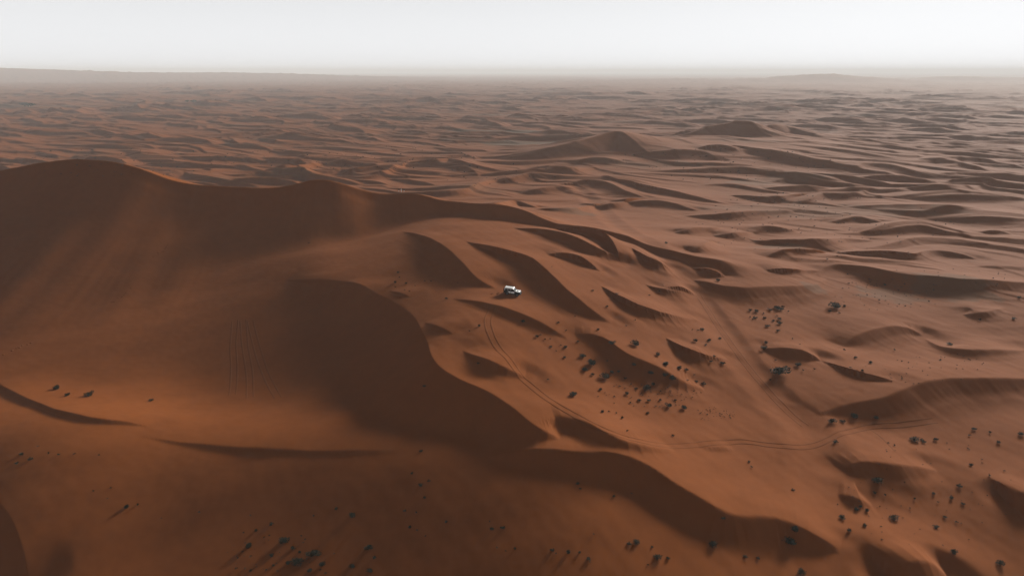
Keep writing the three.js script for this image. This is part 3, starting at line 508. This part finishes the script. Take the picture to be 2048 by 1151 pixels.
// ---------------------------------------------------------------- the white off-road car
{
  const white = new THREE.MeshPhysicalMaterial({ color: new THREE.Color().setRGB(0.88, 0.89, 0.89), roughness: 0.5, specularIntensity: 0.5 });
  const black = mat(0.012, 0.012, 0.013, { roughness: 0.7 }), rubber = mat(0.014, 0.014, 0.014, { roughness: 0.95 }), steel = mat(0.25, 0.25, 0.26, { roughness: 0.4, metalness: 0.7 });
  const glass = new THREE.MeshPhysicalMaterial({ color: new THREE.Color().setRGB(0.01, 0.012, 0.014), roughness: 0.08, specularIntensity: 1 });
  const car = thing('offroad_car', 'boxy white off-road car with black trim stopped on the dune slope', 'car');
  const side = pts => { const s = new THREE.Shape(); pts.forEach(([x, y], i) => i ? s.lineTo(x, y) : s.moveTo(x, y)); s.closePath(); return s; };
  const slab = (pts, w, bevel = 0.04) => { const g = new THREE.ExtrudeGeometry(side(pts), { depth: w - 2 * bevel, bevelEnabled: true, bevelSize: bevel, bevelThickness: bevel, bevelSegments: 2, steps: 1 }); g.translate(0, 0, -w / 2 + bevel); return g; };
  const box = (l, h, w, x, y, z) => { const g = new THREE.BoxGeometry(l, h, w); g.translate(x, y, z); return g; };
  // x forward, z to the car's right
  part('body', slab([[-2.02, 0.62], [-2.04, 1.12], [0.78, 1.14], [1.95, 1.06], [2.02, 0.9], [2.0, 0.62]], 1.74), black, car);
  part('cabin', slab([[-2.0, 1.12], [-1.92, 1.72], [0.2, 1.74], [0.72, 1.14]], 1.56), white, car);
  part('roof', slab([[-1.98, 1.74], [-1.9, 1.83], [0.14, 1.84], [0.26, 1.76]], 1.6, 0.03), white, car);
  const hood = part('hood', slab([[0.74, 1.15], [0.76, 1.21], [1.88, 1.13], [1.93, 1.08]], 1.5, 0.02), white, car);
  part('hood_vent', box(0.35, 0.02, 0.5, 1.25, 1.195, 0), black, hood);
  part('underbody', box(3.9, 0.26, 1.76, 0, 0.6, 0), black, car);
  for (const s of [-1, 1]) {
    for (const [x0, x1] of [[-1.86, -1.2], [-1.1, -0.42], [-0.34, 0.28]]) { const f = x1 > 0 ? 0.26 : 0; const g = new THREE.ExtrudeGeometry(side([[x0 - 0.03, 1.16], [x0 + 0.01, 1.68], [x1 + 0.03, 1.68], [x1 + 0.03 + f, 1.16]]), { depth: 0.03, bevelEnabled: false }); g.translate(0, 0, s * 0.795 - 0.015); part('side_window', g, glass, car); }
    for (const [x, l] of [[-0.72, 0.72], [0.16, 0.86]]) { const d = part('door', new THREE.BoxGeometry(l, 0.46, 0.03).translate(x, 0.88, s * 0.878), white, car); part('handle', box(0.14, 0.03, 0.04, x - l * 0.32, 1.02, s * 0.905), black, d); }
    part('side_step', box(1.7, 0.08, 0.2, -0.1, 0.5, s * 0.92), black, car);
    part('mirror', box(0.1, 0.16, 0.2, 0.62, 1.26, s * 0.95), black, car);
    part('headlight', new THREE.CylinderGeometry(0.11, 0.11, 0.05, 16).rotateZ(Math.PI / 2).translate(2.05, 0.9, s * 0.6), steel, car);
    part('tail_light', box(0.05, 0.24, 0.12, -2.08, 0.96, s * 0.74), mat(0.25, 0.01, 0.01, { roughness: 0.3 }), car);
    for (const x of [-1.25, 1.3]) {
      const g = new THREE.TorusGeometry(0.5, 0.07, 8, 18, Math.PI); g.scale(1, 1, 2.2); g.translate(x, 0.45, s * 0.86); part('fender_flare', g, black, car);
      const w = new THREE.Group(); w.name = 'wheel'; car.add(w); w.position.set(x, 0.4, s * 0.8);
      part('tyre', new THREE.TorusGeometry(0.285, 0.125, 10, 24).scale(1, 1, 1.1), rubber, w); part('rim', new THREE.CylinderGeometry(0.2, 0.2, 0.14, 18).rotateX(Math.PI / 2), steel, w);
    }
    part('rear_quarter', box(0.62, 0.5, 0.02, -1.68, 0.88, s * 0.885), black, car); part('front_quarter', box(1.1, 0.42, 0.02, 1.32, 0.88, s * 0.885), black, car);
    part('roof_rail', box(1.8, 0.04, 0.04, -0.9, 1.9, s * 0.68), black, car);
  }
  { const g = box(0.03, 0.66, 1.36, 0, 0, 0); g.rotateZ(0.72); g.translate(0.545, 1.5, 0); part('windscreen', g, glass, car); }
  part('rear_window', box(0.03, 0.42, 1.2, -2.035, 1.44, 0), glass, car);
  const gr = part('grille', box(0.04, 0.3, 1.0, 2.04, 0.9, 0), black, car);
  for (let k = 0; k < 7; k++) part('slot', box(0.03, 0.22, 0.05, 2.06, 0.9, -0.36 + k * 0.12), steel, gr);
  part('bumper', box(0.22, 0.2, 1.7, 2.1, 0.6, 0), black, car); part('bumper', box(0.2, 0.2, 1.7, -2.12, 0.6, 0), black, car);
  const sw = new THREE.Group(); sw.name = 'spare_wheel'; car.add(sw); sw.position.set(-2.2, 1.05, 0.1); sw.rotation.y = Math.PI / 2;
  part('tyre', new THREE.TorusGeometry(0.27, 0.12, 10, 24), rubber, sw); part('rim', new THREE.CylinderGeometry(0.19, 0.19, 0.12, 18).rotateX(Math.PI / 2), steel, sw);
  const p = atPixel(1025, 588), n = normalAt(p[0], p[1], 2.2), yaw = -12 * Math.PI / 180;
  const fw = new THREE.Vector3(Math.cos(yaw), 0, -Math.sin(yaw)), rt = new THREE.Vector3().crossVectors(fw, n).normalize(); fw.crossVectors(n, rt);
  car.quaternion.setFromRotationMatrix(new THREE.Matrix4().makeBasis(fw, n, rt)); car.scale.setScalar(1.14); place(car, p[0], p[1], 0.1);
}

// ---------------------------------------------------------------- three people on the crest
{
  const V = (x, y, z) => new THREE.Vector3(x, y, z);
  function capsule(p, a, b, ra, rb) { const ab = b.clone().sub(a), t = Math.min(1, Math.max(0, p.clone().sub(a).dot(ab) / ab.lengthSq())); return p.distanceTo(a.clone().addScaledVector(ab, t)) - lerp(ra, rb, t); }
  function skinOver(bones, blend, grow) {
    const N = 60, mc = new MarchingCubes(N, new THREE.MeshBasicMaterial(), false, false, 60000), half = 0.98, p = V(0, 0, 0);
    mc.isolation = 0;
    for (let k = 0; k < N; k++) for (let j = 0; j < N; j++) for (let i = 0; i < N; i++) {
      p.set((i - N / 2) / (N / 2) * half, (j - N / 2) / (N / 2) * half + 0.9, (k - N / 2) / (N / 2) * half); let d = 1;
      if (Math.abs(p.x) < 0.6 && Math.abs(p.z) < 0.5) for (const [a, b, ra, rb] of bones) { const e = capsule(p, a, b, ra + grow, rb + grow), h = Math.max(0, blend - Math.abs(d - e)); d = Math.min(d, e) - h * h / (4 * blend); }
      mc.field[i + j * N + k * N * N] = -d;
    }
    mc.update();
    const n = mc.count, g = new THREE.BufferGeometry(), pos = mc.positionArray.slice(0, n * 3), nor = mc.normalArray.slice(0, n * 3);
    for (let i = 0; i < n; i++) { pos[i * 3] *= half; pos[i * 3 + 1] = pos[i * 3 + 1] * half + 0.9; pos[i * 3 + 2] *= half; }
    g.setAttribute('position', new THREE.BufferAttribute(pos, 3)); g.setAttribute('normal', new THREE.BufferAttribute(nor, 3)); return g;
  }
  function person(px, py, label, look) {
    const o = thing('person', label, 'person', null), L = look.lean || 0, st = look.stride || 0.1;
    const hip = V(0, 0.95, 0), chest = V(L * 0.5, 1.32, 0), neck = V(L * 0.8, 1.5, 0), head = V(L, 1.66, 0);
    const leg = s => { const h = V(0, 0.92, s * 0.09), k = V(s * st * 0.5 + 0.03, 0.5, s * 0.1), a = V(s * st - 0.02, 0.09, s * 0.1); return { h, k, a, t: V(a.x + 0.16, 0.045, a.z + s * 0.03) }; };
    const arm = s => { const sh = V(chest.x, 1.42, s * 0.2), el = V(chest.x - s * look.swing * 0.5 - 0.03, 1.14, s * 0.27), wr = V(el.x + 0.08 - s * look.swing * 0.4, 0.9, s * 0.26); return { sh, el, wr, hd: V(wr.x + 0.02, 0.81, s * 0.255) }; };
    const LG = [leg(-1), leg(1)], AR = [arm(-1), arm(1)], body = [[hip, chest, 0.13, 0.15], [chest, neck, 0.14, 0.06], [neck, head, 0.055, 0.075], [V(head.x, 1.62, 0), V(head.x + 0.01, 1.71, 0), 0.078, 0.092], [V(head.x + 0.085, 1.66, 0), V(head.x + 0.105, 1.645, 0), 0.014, 0.018], [V(head.x, 1.66, -0.088), V(head.x, 1.68, -0.09), 0.014, 0.014], [V(head.x, 1.66, 0.088), V(head.x, 1.68, 0.09), 0.014, 0.014]];
    for (const l of LG) body.push([l.h, l.k, 0.085, 0.055], [l.k, l.a, 0.055, 0.04], [l.a, l.t, 0.042, 0.035]);
    for (const a of AR) body.push([a.sh, a.el, 0.052, 0.042], [a.el, a.wr, 0.042, 0.03], [a.wr, a.hd, 0.032, 0.036]);
    const skin = mat(0.32, 0.18, 0.11), fingers = [];
    for (const [i, a] of AR.entries()) for (let k = 0; k < 5; k++) {
      const s = i ? 1 : -1, thumb = k === 4, len = thumb ? 0.055 : [0.07, 0.08, 0.075, 0.058][k], root = thumb ? V(a.hd.x + 0.035, a.hd.y + 0.02, a.hd.z - s * 0.01) : V(a.hd.x + 0.03 - k * 0.02, a.hd.y - 0.02, a.hd.z);
      const c = new THREE.CatmullRomCurve3([root, root.clone().add(V(thumb ? 0.02 : 0.004, -len * 0.55, -s * 0.008)), root.clone().add(V(thumb ? 0.025 : 0.012, -len, -s * 0.03))]);
      const g = new THREE.TubeGeometry(c, 4, 0.009, 5).toNonIndexed(); g.deleteAttribute('uv'); fingers.push(g);
    }
    part('body', mergeGeometries([skinOver(body, 0.05, 0), ...fingers]), skin, o);
    if (look.robe) {
      part('robe', skinOver([[hip, chest, 0.15, 0.17], [chest, neck, 0.15, 0.07], [hip, V(0, 0.12, 0), 0.16, 0.21], ...AR.flatMap(a => [[a.sh, a.el, 0.06, 0.06], [a.el, a.wr, 0.06, 0.065]])], 0.07, 0.012), look.robe, o);
      part('head_cloth', skinOver([[V(head.x - 0.02, 1.72, 0), V(head.x - 0.05, 1.6, 0), 0.095, 0.1], [V(head.x - 0.06, 1.6, 0), V(head.x - 0.08, 1.45, 0), 0.09, 0.11]], 0.05, 0.005), look.robe, o);
    } else {
      part('shirt', skinOver([[V(0, 1.0, 0), chest, 0.14, 0.16], [chest, V(neck.x, 1.47, 0), 0.15, 0.07], ...AR.map(a => [a.sh, a.el, 0.062, 0.056]), ...AR.map(a => [a.el, a.wr, 0.052, 0.042])], 0.05, 0.014), look.shirt, o);
      part('trousers', skinOver([[hip, V(0, 1.0, 0), 0.135, 0.13], ...LG.flatMap(l => [[l.h, l.k, 0.1, 0.072], [l.k, l.a, 0.072, 0.06]])], 0.05, 0.012), look.trousers, o);
      part('hair', skinOver([[V(head.x - 0.02, 1.7, -0.01), V(head.x - 0.015, 1.72, 0.01), 0.092, 0.092], [V(head.x - 0.045, 1.7, 0), V(head.x - 0.05, 1.63, 0), 0.07, 0.05]], 0.04, 0.006), mat(0.01, 0.008, 0.007), o);
    }
    const p = atPixel(px, py); place(o, p[0], p[1], 0.03); o.rotation.y = look.turn; o.scale.setScalar(1.12);
    return o;
  }
  const dark = mat(0.012, 0.014, 0.014), pale = mat(0.62, 0.62, 0.55), cream = mat(0.6, 0.57, 0.52), robe = mat(0.78, 0.8, 0.82);
  person(797.5, 383, 'person in black top and pale trousers, left of the three on the crest', { shirt: dark, trousers: pale, swing: 0.12, stride: 0.12, turn: -0.7 });
  person(802.5, 383, 'person in long white robe, middle of the three on the crest', { robe, swing: 0.1, stride: 0.08, lean: 0.05, turn: 2.6 });
  person(808, 383, 'person in black top and cream trousers, right of the three on the crest', { shirt: dark, trousers: cream, swing: -0.14, stride: -0.13, turn: -2.2 });
}
console.log('shrubs', shrubCount);
renderer.render(scene, camera);
